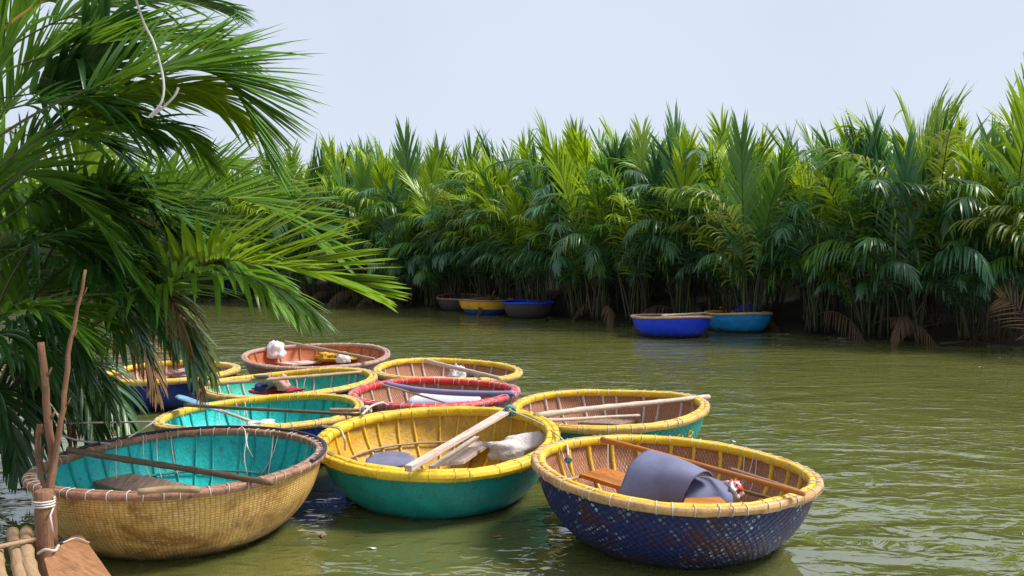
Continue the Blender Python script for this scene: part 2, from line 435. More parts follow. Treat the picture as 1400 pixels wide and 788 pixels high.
def palm(loc, rnd, spec, label, group, face=None, spread=180, scale=1.0, low=True):
    root = empty('nipa_palm', loc); tag(root, label, 'palm', group)
    k0 = rnd.random() * 360
    for kind, cnt in spec:
        for i in range(cnt if cnt >= 1 else int(rnd.random() < cnt)):
            me = frond_variant(kind, rnd.randrange(NV[kind]))
            o = bpy.data.objects.new('stalk' if kind == 'stalk' else 'dead_frond' if kind == 'dead' else 'frond', me); col.objects.link(o); o.parent = root
            if face is not None: az = face + rnd.uniform(-spread, spread)
            else: az = rnd.uniform(0, 360)
            o.rotation_euler = (rnd.uniform(-.16, .16), rnd.uniform(-.08, .14), R(az))
            s = scale * rnd.uniform(.76, 1.06) * (.93 if kind != 'upright' else 1); o.scale = (s, s, s)
            o.location = (rnd.uniform(-.28, .28), rnd.uniform(-.28, .28), rnd.uniform(-.05, .05))
    return root
rnd = random.Random(11)
total = seglen[-1]
def zone(px):
    if px < 420: return 'nipa palm on the far bank, half hidden behind the fronds of the near left palm', 'far bank palms behind the near left palm'
    if px < 590: return 'nipa palm at the far river bend, left of the yellow boat', 'far bank palms left of the yellow boat'
    if px < 770: return 'nipa palm of the thicket behind the far yellow and blue-rimmed boats', 'far bank palms behind the yellow boat'
    if px < 870: return 'nipa palm standing between the blue-rimmed boat and the royal blue boat', 'far bank palms between the moored boats'
    if px < 1070: return 'nipa palm of the thicket behind the royal blue and sky blue boats', 'far bank palms behind the blue boats'
    if px < 1230: return 'nipa palm to the right of the sky blue boat, over the dark shore', 'far bank palms right of the sky blue boat'
    return 'tall nipa palm at the right end of the far bank', 'far bank palms at the right end'
rows = [(-.35, 2.3, [('droop', 5), ('arch', 3), ('dead', .3), ('stalk', 1)], .56),
        (-.1, 1.35, [('upright', 2), ('arch', 5), ('droop', 4), ('dead', .5), ('stalk', 3)], .86),
        (1.3, 1.45, [('spear', .8), ('upright', 4), ('arch', 5), ('droop', 2), ('dead', .5), ('stalk', 2)], .97),
        (2.9, 1.6, [('spear', 1), ('upright', 3), ('arch', 5), ('droop', 2)], 1.0),
        (4.7, 1.8, [('spear', .4), ('upright', 4), ('arch', 4), ('droop', 1)], 1.03),
        (6.8, 2.1, [('upright', 4), ('arch', 5)], 1.08)]
for depth, step, spec, sc in rows:
    d = rnd.uniform(0, step)
    while d < total:
        p, inn = shore_at(d)
        q = p + inn * (depth + rnd.uniform(-.35, .35)); q += Vector((rnd.uniform(-.3, .3), rnd.uniform(-.3, .3), 0)); q.z = .1
        px = CX + F * q.x / q.y
        d += step * rnd.uniform(.8, 1.2) * (1.35 if px < 380 else 1)
        if px < -140 or px > 1560: continue
        if depth < -.2 and (590 < px < 775 or 850 < px < 1075): continue        # open landings where the boats lie
        lab, grp = zone(px)
        lab = lab.replace('nipa palm', ('front nipa palm', 'nipa palm in the second row', 'nipa palm deep in the rows', 'nipa palm deep in the rows', 'nipa palm in the last row')[[r[0] for r in rows].index(depth)]) if False else lab
        face = math.degrees(math.atan2(-inn.y, -inn.x))
        palm(q, rnd, spec, lab, grp, face, 95 if depth < 1 else 150, sc * (lerp(1.12, 1.03, min(1, max(0, (px - 350) / 420))) if px < 770 else lerp(1.03, .965, min(1, (px - 770) / 400))) * rnd.uniform(.92, 1.1))

# ------------------------------------------------------------------ near left palms: fronds laid along their own curves
def near_palm(base, label, fronds, group=None, seed=5):
    root = empty('nipa_palm', base); tag(root, label, 'palm', group)
    rn = random.Random(seed)
    for fr in fronds:
        pts = [atY(*p) for p in fr['p']]
        pts = [Vector(base) + Vector((rn.uniform(-.2, .2), rn.uniform(-.2, .2), 0))] + pts
        pts = [p - Vector(base) for p in pts]
        hd = pts[-1] - pts[1]; hd.z = 0
        bh = Vector((0, 0, 1)).cross(hd.normalized())
        if 'bh' in fr: bh = Vector(fr['bh'])
        mb = MB()
        L = sum((b - a).length for a, b in zip(pts, pts[1:])); l1 = (pts[1] - pts[0]).length
        frond(mb, pts, fr.get('L', .8), fr.get('n', 46), rn, fr.get('st', max(.2, .8 * l1 / L)), fr.get('a0', 55), fr.get('a1', 22), fr.get('v', 15), fr.get('dr', .5),
              fr.get('w', .05), 6, fr.get('rr', .022), True, bhint=bh, roll=R(fr.get('roll', 0)), bend=fr.get('bend', .14), twist=.3, M=34)
        mb.build(fr.get('name', 'frond'), [fr.get('m', LF_MID), fr.get('rm', RACHIS)], root)
    return root
def fan(n, sx, sy, ax, ay, ex, ey, Y, mats, seed, L=.85):
    """fronds that rise from the clump at the left, arch over and come down, each on its own random curve"""
    rn = random.Random(seed); res = []
    for i in range(n):
        x0, y0 = rn.uniform(*sx), rn.uniform(*sy); x1, y1 = rn.uniform(*ax), rn.uniform(*ay); x2, y2 = rn.uniform(*ex), rn.uniform(*ey)
        Y0 = rn.uniform(*Y)
        res.append(dict(p=[(x0, y0, Y0), ((x0 * .55 + x1 * .45), lerp(y0, y1, .72), Y0), (x1, y1, Y0 - .1), ((x1 + x2) / 2 + 8, lerp(y1, y2, .30), Y0 - .15), (x2, y2, Y0 - .2)],
            L=L * rn.uniform(.85, 1.1), n=50, m=rn.choice(mats), dr=rn.uniform(.15, .6), v=rn.uniform(5, 35), roll=rn.uniform(-20, 20), a0=rn.uniform(42, 58), a1=20, w=.054))
    return res
near_palm((-5.0, 4.6, .1), 'near nipa palm whose big arching fronds cross the upper left sky', [
    dict(p=[(-60, 250, 5.4), (0, 186, 5.5), (107, 128, 5.7), (213, 99, 5.9), (282, 98, 6.1), (325, 130, 6.2), (366, 215, 6.3)], L=.95, n=62, m=LF_NEAR, v=32, roll=22, a0=44, a1=16, dr=.15, w=.056),
    dict(p=[(-70, 300, 5.8), (30, 205, 6.0), (120, 150, 6.2), (200, 122, 6.3), (280, 128, 6.4), (330, 165, 6.5)], L=.75, n=54, m=LF_BRIGHT, v=0, roll=-10, dr=.35, w=.056),
    dict(p=[(-70, 330, 5.8), (30, 235, 6.0), (110, 186, 6.2), (180, 172, 6.3), (240, 178, 6.4), (292, 222, 6.5)], L=.62, n=50, m=LF_NEAR, v=10, dr=.6),
    dict(p=[(-60, 90, 5.0), (0, 42, 5.2), (60, 0, 5.3), (150, -50, 5.5), (260, -60, 5.7)], L=.75, n=40, m=LF_NEAR, rm=RACHIS_Y, rr=.03, dr=.5),
    dict(p=[(-90, 150, 6.6), (20, 60, 6.8), (130, 10, 7), (230, -2, 7.2), (310, 12, 7.3)], L=.8, n=48, m=LF_NEARD, dr=.4),
    dict(p=[(-120, 180, 6.0), (-20, 110, 6.1), (70, 75, 6.3), (170, 55, 6.5), (262, 62, 6.6), (330, 95, 6.7)], L=.85, n=54, m=LF_NEAR, dr=.25, v=25, roll=12, a0=45),
    dict(p=[(-100, 300, 5.2), (-40, 170, 5.2), (10, 60, 5.3), (60, -40, 5.4)], L=.85, n=46, m=LF_NEAR, a0=40, dr=.2),
    dict(p=[(-90, 200, 5.6), (10, 150, 5.8), (110, 140, 6.0), (200, 180, 6.2)], L=.75, n=46, m=LF_NEARD, dr=.5),
] + fan(1, (-90, -20), (150, 420), (20, 130), (-40, 200), (130, 260), (0, 240), (6.4, 8.0), [LF_MID, LF_DARK, LF_MID, LF_BLUE], 31), seed=3)
near_palm((-5.0, 8.0, .1), 'near nipa palm spreading low fronds over the moored basket boats', [
    dict(p=[(120, 450, 7.6), (205, 398, 7.2), (288, 357, 6.8), (360, 362, 6.5), (430, 376, 6.3), (495, 398, 6.2)], L=.98, n=56, m=LF_BRIGHT, rm=RACHIS_Y, rr=.03, v=38, roll=16, a0=46, a1=14, dr=.12, w=.056, bend=.04),
    dict(p=[(100, 470, 7.4), (190, 410, 7.0), (280, 372, 6.7), (360, 385, 6.4), (430, 430, 6.2)], L=.75, n=50, m=LF_NEAR, v=5, roll=-10, a0=50, a1=18, dr=.5, w=.05),
    dict(p=[(90, 430, 8), (150, 340, 7.9), (230, 285, 7.8), (310, 270, 7.7), (380, 292, 7.6), (450, 345, 7.5)], L=1.05, n=56, m=LF_NEAR, v=36, roll=18, a0=50, a1=16, dr=.12, w=.06, bend=.04),
    dict(p=[(60, 430, 7.8), (120, 350, 7.6), (190, 312, 7.4), (260, 318, 7.2), (330, 360, 7.0), (390, 420, 6.9)], L=.85, n=50, m=LF_NEAR, v=28, roll=10, dr=.35),
    dict(p=[(40, 420, 7.5), (80, 330, 7.3), (150, 285, 7.2), (220, 290, 7.1), (290, 330, 7.0)], L=.85, n=50, m=LF_NEARD, dr=.4, v=28),
    dict(p=[(30, 450, 7.6), (60, 390, 7.4), (120, 355, 7.1), (190, 380, 7.0), (240, 440, 6.9), (265, 500, 6.9)], L=.7, n=46, m=LF_NEARD, dr=.9),
    dict(p=[(60, 470, 8.0), (130, 420, 7.8), (200, 415, 7.6), (255, 450, 7.5), (290, 510, 7.4)], L=.6, n=38, m=LF_OLIVE, dr=1.3),
    dict(p=[(50, 400, 8.2), (90, 270, 8.2), (130, 190, 8.2), (175, 140, 8.1)], L=.95, n=46, m=LF_BRIGHT, a0=45, dr=.2),
    dict(p=[(80, 420, 8.6), (150, 320, 8.6), (220, 255, 8.6), (290, 228, 8.6), (350, 240, 8.5)], L=.95, n=46, m=LF_NEAR, a0=50, dr=.35),
    dict(p=[(100, 500, 8.2), (160, 460, 8.0), (200, 480, 7.9), (215, 540, 7.8)], L=.5, n=26, m=LF_DEAD, rm=RACHIS_B, dr=2.2, w=.035, name='dead_frond'),
    dict(p=[(130, 470, 7.9), (210, 430, 7.6), (262, 455, 7.4), (275, 540, 7.3)], L=.5, n=24, m=LF_DEAD, rm=RACHIS_B, dr=2.4, w=.03, name='dead_frond'),
    dict(p=[(110, 420, 7.2), (190, 392, 7.0), (235, 410, 6.9), (245, 470, 6.8)], L=.55, n=20, m=LF_DEAD, rm=RACHIS_B, dr=2.2, w=.03, name='dead_frond'),
    dict(p=[(20, 480, 8.2), (50, 440, 8.1), (90, 450, 8.0), (130, 500, 7.9), (150, 560, 7.8)], L=.6, n=36, m=LF_NEARD, dr=1.2),
] + fan(1, (-40, 40), (380, 480), (60, 170), (240, 360), (190, 330), (300, 430), (7.0, 8.2), [LF_MID, LF_DARK, LF_BLUE], 44), seed=8)
near_palm((-5.4, 6.6, .1), 'dark nipa palm at the left edge, behind the dead branches', [
    dict(p=[(-60, 420, 6.2), (30, 340, 6.4), (110, 330, 6.6), (180, 380, 6.7), (225, 460, 6.8)], L=.8, n=50, m=LF_NEARD, dr=.6),
    dict(p=[(-70, 470, 6.2), (0, 430, 6.2), (60, 425, 6.2), (120, 460, 6.3)], L=.65, n=40, m=LF_NEAR, dr=.4),
    dict(p=[(-60, 380, 6.4), (20, 290, 6.5), (90, 265, 6.7), (160, 300, 6.8), (210, 370, 6.9)], L=.85, n=50, m=LF_NEARD, dr=.5),
    dict(p=[(-50, 360, 6.8), (10, 240, 6.9), (60, 190, 7.0), (130, 190, 7.1), (190, 235, 7.2)], L=.85, n=50, m=LF_NEARD, dr=.4),
    dict(p=[(-80, 500, 6.6), (-20, 460, 6.7), (40, 470, 6.8), (90, 530, 6.9)], L=.6, n=38, m=LF_NEARD, dr=1.0),
    dict(p=[(-40, 500, 7.2), (20, 440, 7.2), (80, 440, 7.2), (125, 520, 7.2)], L=.6, n=38, m=LF_NEARD, dr=1.2),
    dict(p=[(-50, 540, 7.9), (-10, 480, 7.9), (30, 490, 7.9), (55, 560, 7.9), (60, 610, 7.8)], L=.7, n=40, m=LF_DARK, dr=1.3),
    dict(p=[(-30, 520, 8.3), (40, 470, 8.3), (90, 490, 8.3), (120, 550, 8.2), (128, 600, 8.1)], L=.7, n=40, m=LF_DARK, dr=1.3),
    dict(p=[(-60, 600, 7.4), (-30, 540, 7.4), (0, 540, 7.4), (20, 600, 7.3), (24, 640, 7.2)], L=.6, n=36, m=LF_DARK, dr=1.4),
    dict(p=[(20, 540, 8.6), (70, 490, 8.6), (130, 500, 8.5), (165, 550, 8.4), (178, 590, 8.3)], L=.6, n=36, m=LF_DARK, dr=1.4),
    dict(p=[(0, 520, 8.0), (60, 500, 8.0), (90, 540, 8.0), (98, 600, 8.0)], L=.5, n=24, m=LF_DEAD, rm=RACHIS_B, dr=2.0, w=.035, name='dead_frond'),
    dict(p=[(-60, 300, 7.4), (-10, 180, 7.5), (40, 100, 7.6), (100, 50, 7.7)], L=.85, n=50, m=LF_NEAR, dr=.3),
    dict(p=[(-40, 560, 7.6), (0, 500, 7.6), (50, 490, 7.6), (100, 560, 7.6)], L=.55, n=34, m=LF_NEARD, dr=1.4),
] + fan(6, (-80, 0), (330, 520), (-10, 110), (220, 460), (80, 240), (330, 540), (6.2, 8.0), [LF_NEARD, LF_MID, LF_NEARD, LF_NEAR], 57), seed=21)
rb = random.Random(4)
for q in ((-7.2, 9.6), (-8.4, 8.2), (-8.6, 12.5)):
    palm(Vector((q[0], q[1], .1)), rb, [('upright', 5), ('arch', 5), ('droop', 4), ('dead', 1), ('stalk', 4)],
         'shaded nipa palm on the near left bank, behind the dark fronds', 'near left bank palms at the back', 0, 170, .78)

# ------------------------------------------------------------------ basket boats
HR = .50
def profile(R_, H, d, t, off=0.):
    """t 0 at rim .. 1 at keel -> (r, z)"""
    a = t * math.pi / 2
    r = R_ * max(0, math.cos(a)) ** .62; z = H - (H + d) * math.sin(a) ** 1.12
    return r - off * math.cos(a) * .9, z + off * math.sin(a)
class Boat: pass
EYE = Vector((0, 0, CAMH))
def sc_(p, k): return EYE + (p - EYE) * k
def boat(rect, label, group, hull, lining, rim_o, rim_i, rib, yl=0, yr=0, H=HR, rw=.05, nrib=24, lash=CORD, nl=52, seed=0,
         hoop=None, draft=.10, ribw=.028, far=False, guard=None, ribt=.014, cords=0, D=None, sf=1.0):
    l, r, t, b = rect; k = (r - l) / 2 / F; H = CAMH - sf * (CAMH - H); hc = CAMH - H
    bp, tp = b - HZ, t - HZ
    if D is None: D = 2 * hc * F / (bp * (1 - k) + tp * (1 + k))
    al, ar_ = math.atan((l - CX) / F), math.atan((r - CX) / F); ac, be = (al + ar_) / 2, (ar_ - al) / 2
    R_ = D / math.cos(ac) * math.sin(be); tilt = max(-.12, min(.12, (bp * (D - R_) / F - hc) / R_)) * .8
    roll = math.atan2(yr - yl, r - l) if yl else 0
    R0 = R_ - rw
    root = empty('basket_boat', (math.tan(ac) * D, D, 0), (tilt, roll, 0)); tag(root, label, 'boat', group)
    rn = random.Random(seed); ph = [rn.uniform(0, 6.28) for _ in range(4)]
    def wob(th): return 1 + .012 * math.sin(2 * th + ph[0]) + .007 * math.sin(3 * th + ph[1])
    def rz(th): return .012 * math.sin(2 * th + ph[2]) + .008 * math.sin(3 * th + ph[3])
    def surf(th, t, off=0.):
        rr, z = profile(R0, H, draft, t, off); rr *= wob(th); return Vector((rr * math.cos(th), rr * math.sin(th), z + rz(th) * (1 - t)))
    na = 40 if far else 88; npf = 12 if far else 22
    mb = MB(); P = []; U = []
    for i in range(na + 1):
        th = 2 * math.pi * i / na; row = []; ur = []; arc = 0; pv = None
        for j in range(npf + 1):
            tt = (j / npf) * .999; p = surf(th, tt)
            if pv is not None: arc += (p - pv).length
            pv = p; row.append(p); ur.append((th * R0, arc))
        P.append(row); U.append(ur)
    mb.grid([r_[::-1] for r_ in P], 0, [u[::-1] for u in U]); mb.build('hull', hull, root)
    mb = MB(); P = []
    for i in range(na + 1):
        th = 2 * math.pi * i / na; P.append([surf(th, j / npf * .999, .022) for j in range(npf + 1)])
    mb.grid(P, 0, U); mb.build('lining', lining, root)
    # two split-bamboo bands gripping the edge
    for nm, off, m, hh, ww in (('outer_rim', .5, rim_o, .030, .5), ('inner_rim', -.45, rim_i, .034, .5)):
        mb = MB(); P = []; U2 = []
        for i in range(na + 1):
            th = 2 * math.pi * i / na; c = surf(th, 0); rad = Vector((math.cos(th), math.sin(th), 0)); ring = []; ur = []
            for q in range(11):
                a = 2 * math.pi * q / 10
                ca, sa = math.cos(a), math.sin(a)
                ca = math.copysign(abs(ca) ** .7, ca); sa = math.copysign(abs(sa) ** .7, sa)
                jit = 1 + .22 * noise.noise(Vector((th * 7, q * .8, off * 9 + seed)))
                ring.append(c + rad * (off * rw + ca * rw * ww * jit) + Vector((0, 0, .004 + sa * hh * (rw / .05) * jit))); ur.append((th * R0, q * .01))
            P.append(ring); U2.append(ur)
        mb.grid([p[::-1] for p in P], 0, U2); rim = mb.build(nm, m, root)
        if nm == 'outer_rim': rimo = rim
    if lash and not far:
        mb = MB(); pts = []
        for i in range(nl):
            th = 2 * math.pi * (i + rn.uniform(-.38, .38)) / nl; sl = rn.uniform(-.02, .03)
            for q in range(13):
                a = -math.pi / 2 + 2 * math.pi * q / 12; ca, sa = math.cos(a), math.sin(a)
                tq = th + sl * q / 12; rad = Vector((math.cos(tq), math.sin(tq), 0))
                pts.append(surf(tq, 0) + rad * (rw * 1.03 * math.copysign(abs(ca) ** .6, ca)) + Vector((0, 0, .004 + .037 * (rw / .05) * math.copysign(abs(sa) ** .7, sa))))
        mb.tube(pts, .0034, 4); mb.build('lashing', lash, rimo)
    for i in range(nrib):
        th = 2 * math.pi * (i + rn.uniform(-.22, .22)) / nrib; lean = rn.uniform(-.10, .10); mb = MB(); P = []
        for j in range(12):
            tt = .02 + j / 11 * .90; tq = th + lean * tt
            p = surf(tq, tt, .026); q = surf(tq, tt, .026 + ribt); tv = Vector((-math.sin(tq), math.cos(tq), 0)) * ribw * .5 * (1 - .3 * tt)
            nv = (q - p) * .5
            P.append([p - tv - nv, q - tv * .9, q + nv * .3, q + tv * .9, p + tv - nv])
        mb.grid(P, 0, [[(j * .09, k_ * .01) for k_ in range(5)] for j in range(12)]); mb.build('rib', rib, root)
    if hoop:
        mb = MB(); pts = [surf(2 * math.pi * i / 60, .36 + .03 * math.sin(2 * math.pi * i / 60 + 1), .055) for i in range(60)]
        mb.tube(pts, .011, 6, closed=True); mb.build('hoop', hoop, root)
    if guard:
        mb = MB(); pts = [surf(R(a), 0) + Vector((math.cos(R(a)), math.sin(R(a)), 0)) * rw * .85 + Vector((0, 0, .034)) for a in range(guard[0], guard[1], 4)]
        mb.tube(pts, .016, 6); mb.build('rim_guard', guard[2], root)
    for i in range(cords):
        th = rn.uniform(.1, 3.0); a = surf(th, 0, .02) + Vector((0, 0, .04)); b_ = surf(th + rn.uniform(-.12, .12), .42, .06); m_ = (a + b_) / 2 + Vector((rn.uniform(-.03, .03), -.03, -.02))
        mb = MB(); mb.tube(spline([a, m_, b_], 7), .0042, 4); mb.build('cord', CORD, root)
    bpy.context.view_layer.update()
    B = Boat(); B.root = root; B.sf = sf; B.surf = surf; B.R = R_; B.D = D; B.H = H; B.inv = Matrix.LocRotScale(root.location, root.rotation_euler, None).inverted(); B.M = B.inv.inverted()
    return B
def seat(B, corners, z, m, th=.03, name='seat', z2=None):
    c = [sc_(at(x, y, z - .05), B.sf) for x, y in corners]
    ar = sum((c[i].x * c[(i + 1) % 4].y - c[(i + 1) % 4].x * c[i].y) for i in range(4))
    if ar < 0: c = c[::-1]
    mb = MB(); mb.board(c, th); return mb.build(name, m, B.root, smooth=False, inv=B.inv)

YEL = m_paint('yellow_paint', (.82, .50, .015), (.46, .28, .08), .38)
YEL_T = m_paint('ochre_bamboo', (.70, .44, .08), (.45, .27, .11), .45)
YEL_F = m_paint('fat_yellow_paint', (.80, .52, .025), (.50, .34, .06), .36)
TANB = m_paint('tan_bamboo', (.62, .37, .14), (.36, .19, .08), .44)
BRNB = m_paint('brown_bamboo', (.38, .19, .11), (.17, .085, .055), .44)
PINKB = m_paint('dusty_brown_bamboo', (.46, .27, .20), (.24, .13, .09), .42)
REDP = m_paint('red_paint', (.70, .03, .03), (.45, .15, .12), .4)
REDPL = m_paint('faded_red_paint', (.62, .07, .09), (.5, .3, .3), .45)
TURQ = m_paint('turquoise_paint', (.010, .58, .56), (.03, .32, .30), .42, .5)
TURQR = m_paint('turquoise_rib', (.012, .42, .40), (.06, .22, .20), .42, .5)
GREENIN = m_paint('sea_green_paint', (.01, .42, .31), (.02, .22, .17), .42, .5)
TEALH = m_paint('teal_hull', (.006, .31, .26), (.03, .17, .13), .42, .45, 60, .012, wl=1)
TEALW = m_weave('teal_weave', (.01, .26, .20), (.015, .34, .27), (.006, .12, .10), 22, 22, strength=.6, rot=R(45), wl=1)
YELIN = m_paint('yellow_lining', (.60, .34, .018), (.36, .20, .07), .44)
YELRIB = m_paint('yellow_rib', (.76, .47, .03), (.46, .28, .08), .42)
BRFIB = m_weave('brown_fibre_lining', (.46, .21, .115), (.30, .13, .07), (.15, .07, .045), 52, 22, fleck=(.52, .37, .26), strength=.5, rot=R(40))
WRIB = m_paint('pale_rib', (.60, .47, .41), (.34, .21, .16), .44)
STRAW = m_weave('straw_weave', (.60, .33, .065), (.76, .50, .17), (.30, .155, .035), 30, 56, fleck=(.82, .68, .44), stain=(.27, .12, .018), strength=.45, wl=1)
NAVYW = m_weave('navy_weave', (.009, .013, .065), (.014, .028, .15), (.006, .007, .025), 25, 27, fleck=(.42, .60, .68), stain=(.055, .020, .022), strength=.6, rot=R(38), wl=1)
BLUEW = m_weave('blue_weave', (.012, .07, .50), (.02, .12, .60), (.006, .03, .2), 22, 22, strength=.5, rot=R(45), wl=1)
DKBLUE = m_paint('deep_blue_paint', (.01, .025, .25), (.01, .02, .12), .38, .4, wl=1)
BRWEAVE = m_weave('purple_brown_weave', (.24, .15, .13), (.32, .21, .19), (.10, .06, .05), 24, 26, strength=.7, wl=1)
RUST = m_paint('rust_lining', (.52, .13, .035), (.24, .11, .07), .44)
ROYAL = m_paint('royal_blue_paint', (.006, .05, .72), (.01, .06, .40), .36, .4, wl=1)
SKYB = m_paint('sky_blue_paint', (.008, .26, .60), (.01, .14, .36), .4, .45, wl=1)
DARKW = m_paint('dark_hull', (.05, .04, .038), (.09, .06, .05), .42, wl=1)
BLACKP = m_flat('black_pipe', (.03, .028, .045), .4, .3)
G_ = 'basket boats moored together in the foreground'
b1 = boat((29, 445, 593, 688), 'large straw woven basket boat with turquoise inside and brown rim', G_, STRAW, TURQ, BRNB, BRNB, TURQR, 646, 637, rw=.042, nrib=34, seed=1, hoop=m_paint('hoop_dull', (.10, .30, .27), (.25, .2, .15), .4), ribw=.018, guard=(-12, 172, BLACKP), ribt=.010, cords=9, sf=0.985)
b2 = boat((428, 768, 556, 660), 'teal basket boat with fat yellow rim and yellow ribbed inside', G_, TEALH, YELIN, YEL_F, YEL_F, YELRIB, 603, 600, rw=.062, nrib=30, lash=m_flat('yellow_cord', (.6, .42, .08), .7), nl=36, seed=2, hoop=BAMBOO, ribw=.022, sf=1.015)
b3 = boat((724, 1122, 600, 704), 'dark navy woven basket boat with tan rim and a grey mat inside', G_, NAVYW, BRFIB, TANB, YEL, YELRIB, 640, 658, rw=.05, nrib=26, nl=50, seed=3, ribw=.032, cords=5)
b4 = boat((700, 973, 534, 592), 'green woven basket boat with yellow rim behind the navy one', G_, TEALW, BRFIB, YEL_T, YEL, WRIB, 566, 556, rw=.052, nrib=24, nl=44, seed=4, ribw=.03)
b5 = boat((206, 502, 545, 594), 'blue basket boat with turquoise inside, yellow rim and a blue paddle', G_, BLUEW, TURQ, YEL_T, YEL, TURQR, 575, 563, rw=.05, nrib=28, nl=44, seed=5, ribw=.02, cords=6, sf=1.02)
b6 = boat((473, 714, 521, 560), 'red rimmed basket boat carrying a purple pipe', G_, REDPL, BRFIB, REDPL, REDP, WRIB, 541, 539, rw=.055, nrib=24, nl=44, seed=6, ribw=.03, sf=1.02)
b7 = boat((508, 712, 493, 525), 'yellow rimmed basket boat with brown inside, behind the red rimmed one', G_, BRWEAVE, BRFIB, YEL_T, YEL, WRIB, 506, 511, rw=.055, nrib=22, nl=40, seed=7, ribw=.03, sf=1.03)
b8 = boat((270, 516, 507, 547), 'basket boat with sea green inside, yellow rim and a heap of red cloth', G_, TEALW, GREENIN, YEL_T, YEL, WRIB, 529, 519, rw=.055, nrib=26, nl=44, seed=8, ribw=.026, cords=4, sf=1.035)
b9 = boat((328, 533, 469, 507), 'brown basket boat with rusty red inside and a white sack, rearmost', G_, BRWEAVE, RUST, PINKB, PINKB, m_paint('rust_rib', (.40, .16, .08), (.25, .12, .08), .4), 487, 488, rw=.045, nrib=24, nl=40, seed=9, ribw=.026, sf=1.02)
b10 = boat((128, 330, 496, 527), 'deep blue basket boat with yellow rim half hidden behind the palm', G_, DKBLUE, BRFIB, YEL_T, YEL, WRIB, 513, 508, rw=.055, nrib=22, nl=40, seed=10, ribw=.03, sf=1.05)
G2 = 'basket boats moored along the far bank'
f3 = boat((863, 975, 424, 435), 'royal blue basket boat with pale rim at the far bank', G2, ROYAL, DKBLUE, TANB, PINKB, DKBLUE, rw=.045, nrib=16, seed=13, far=True, D=22.4)
f4 = boat((963, 1058, 417, 430), 'sky blue basket boat with tan rim carrying a heap of blue net', G2, SKYB, BRFIB, TANB, YEL_T, WRIB, rw=.05, nrib=16, seed=14, far=True, D=23.8)
f1 = boat((626, 704, 404, 412), 'yellow basket boat with a blue bottom at the far bank', G2, None, DARKW, BRNB, BRNB, BRNB, rw=.045, nrib=14, seed=11, far=True, D=31.0)
f2 = boat((686, 759, 407, 416), 'dark basket boat with blue rim beside the yellow one', G2, DARKW, DKBLUE, ROYAL, ROYAL, DKBLUE, rw=.045, nrib=14, seed=12, far=True, D=29.2)
f0 = boat((596, 662, 404, 411), 'small dark wooden basket boat half hidden behind the yellow one', G2, DARKW, DARKW, BRNB, BRNB, BRNB, rw=.04, nrib=12, seed=15, far=True, D=33.2)
def twotone():
    s = NT('yellow_over_blue'); c = s.n('TexCoord'); sp = s.n('SeparateXYZ'); s.l(c.outputs['Object'], sp.inputs[0])
    n = s.noise(c.outputs['Object'], 9, 4); z = s.math('ADD', sp.outputs[2], s.math('MULTIPLY', n, .03))
    base = s.mix(s.ramp(z, .215, .225), (.01, .06, .30), (.70, .36, .012))
    base = s.mix(s.ramp(s.noise(c.outputs['Object'], 5, 5), .5, .7, 0, .4), base, (.30, .14, .03))
    return s.fin(base, .5, s.bump(n, .3, .01))
tt_m = twotone()
for c in f1.root.children:
    if c.name.startswith('hull'): c.data.materials[0] = tt_m

# parts fixed in the boats
seat(b1, [(115, 656), (171, 645), (300, 671), (190, 676)], .30, PLANK, .035)
mb = MB(); mb.tube([sc_(at(v.x, v.y, .58), b1.sf) for v in spline([Vector((188, 673, 0)), Vector((230, 669, 0)), Vector((272, 670, 0))], 8)], .022, 8)
mb.build('rim_splint', BAMBOO, b1.root, inv=b1.inv)
seat(b2, [(594, 634), (659, 589), (689, 593), (634, 630)], .36, PLANK_P, .03)
seat(b3, [(792, 648), (826, 639), (1000, 688), (945, 695)], .40, ORANGEW, .03)
seat(b3, [(932, 692), (996, 689), (985, 679), (936, 681)], .50, ORANGEW, .025)
seat(b4, [(790, 577), (860, 562), (905, 565), (850, 580)], .3, PLANK, .03)
seat(b7, [(556, 516), (590, 511), (622, 518), (584, 522)], .36, PLANK_P, .03)
seat(b9, [(362, 495), (395, 487), (440, 494), (400, 498)], .36, PLANK_P, .03)
seat(b5, [(330, 590), (360, 578), (420, 582), (400, 592)], .25, PLANK, .03)
seat(b8, [(330, 541), (345, 531), (420, 536), (405, 543)], .3, PLANK, .03)
# painted curls on the green boat
mb = MB(); rc = random.Random(2)
for a0 in range(-150, -30, 11):
    th0 = R(a0); pts = []
    for q in range(14):
        a = q / 13 * 5.2; rad = .055 * (1 - q / 18)
        pts.append(b4.surf(th0 + rad * math.cos(a) / b4.R, .17 + rad * math.sin(a) * 1.1, -.004))
    mb.tube(pts, .009, 4)
mb.build('painted_curls', YEL, b4.root)

# ------------------------------------------------------------------ loose things
def pole(a, b, r, m, label, name='bamboo_pole', cat='pole', sag=.0, nodes=True, group=None, taper=.8, seed=0):
    a, b = Vector(a), Vector(b); n = 26; rn = random.Random(seed + int(a.x * 100)); L = (b - a).length
    off = rn.uniform(0, .3); pts, rad = [], []
    side = Vector((rn.uniform(-1, 1), rn.uniform(-1, 1), rn.uniform(-.5, .5))) * .008 * L
    for i in range(n + 1):
        t = i / n; p = a.lerp(b, t) + Vector((0, 0, -sag * 4 * t * (1 - t))) + side * math.sin(math.pi * t) + side.yxz * .5 * math.sin(2.3 * math.pi * t)
        q = r * lerp(1, taper, t)
        if nodes and abs(((t * L + off) % .32) - .16) < L / n * .5: q *= 1.16
        pts.append(p); rad.append(q)
    mb = MB(); mb.tube(pts, rad, 9); o = mb.build(name, m, None, origin=(a + b) / 2); tag(o, label, cat, group); return o
SF = 1.0
def P3(x, y, z): return sc_(at(x, y, z - .05), SF)
SF = b1.sf
pole(P3(94, 615, .62), P3(371, 660, .60), .024, BAMBOO_D, 'dark bamboo pole lying across the straw boat with turquoise inside')
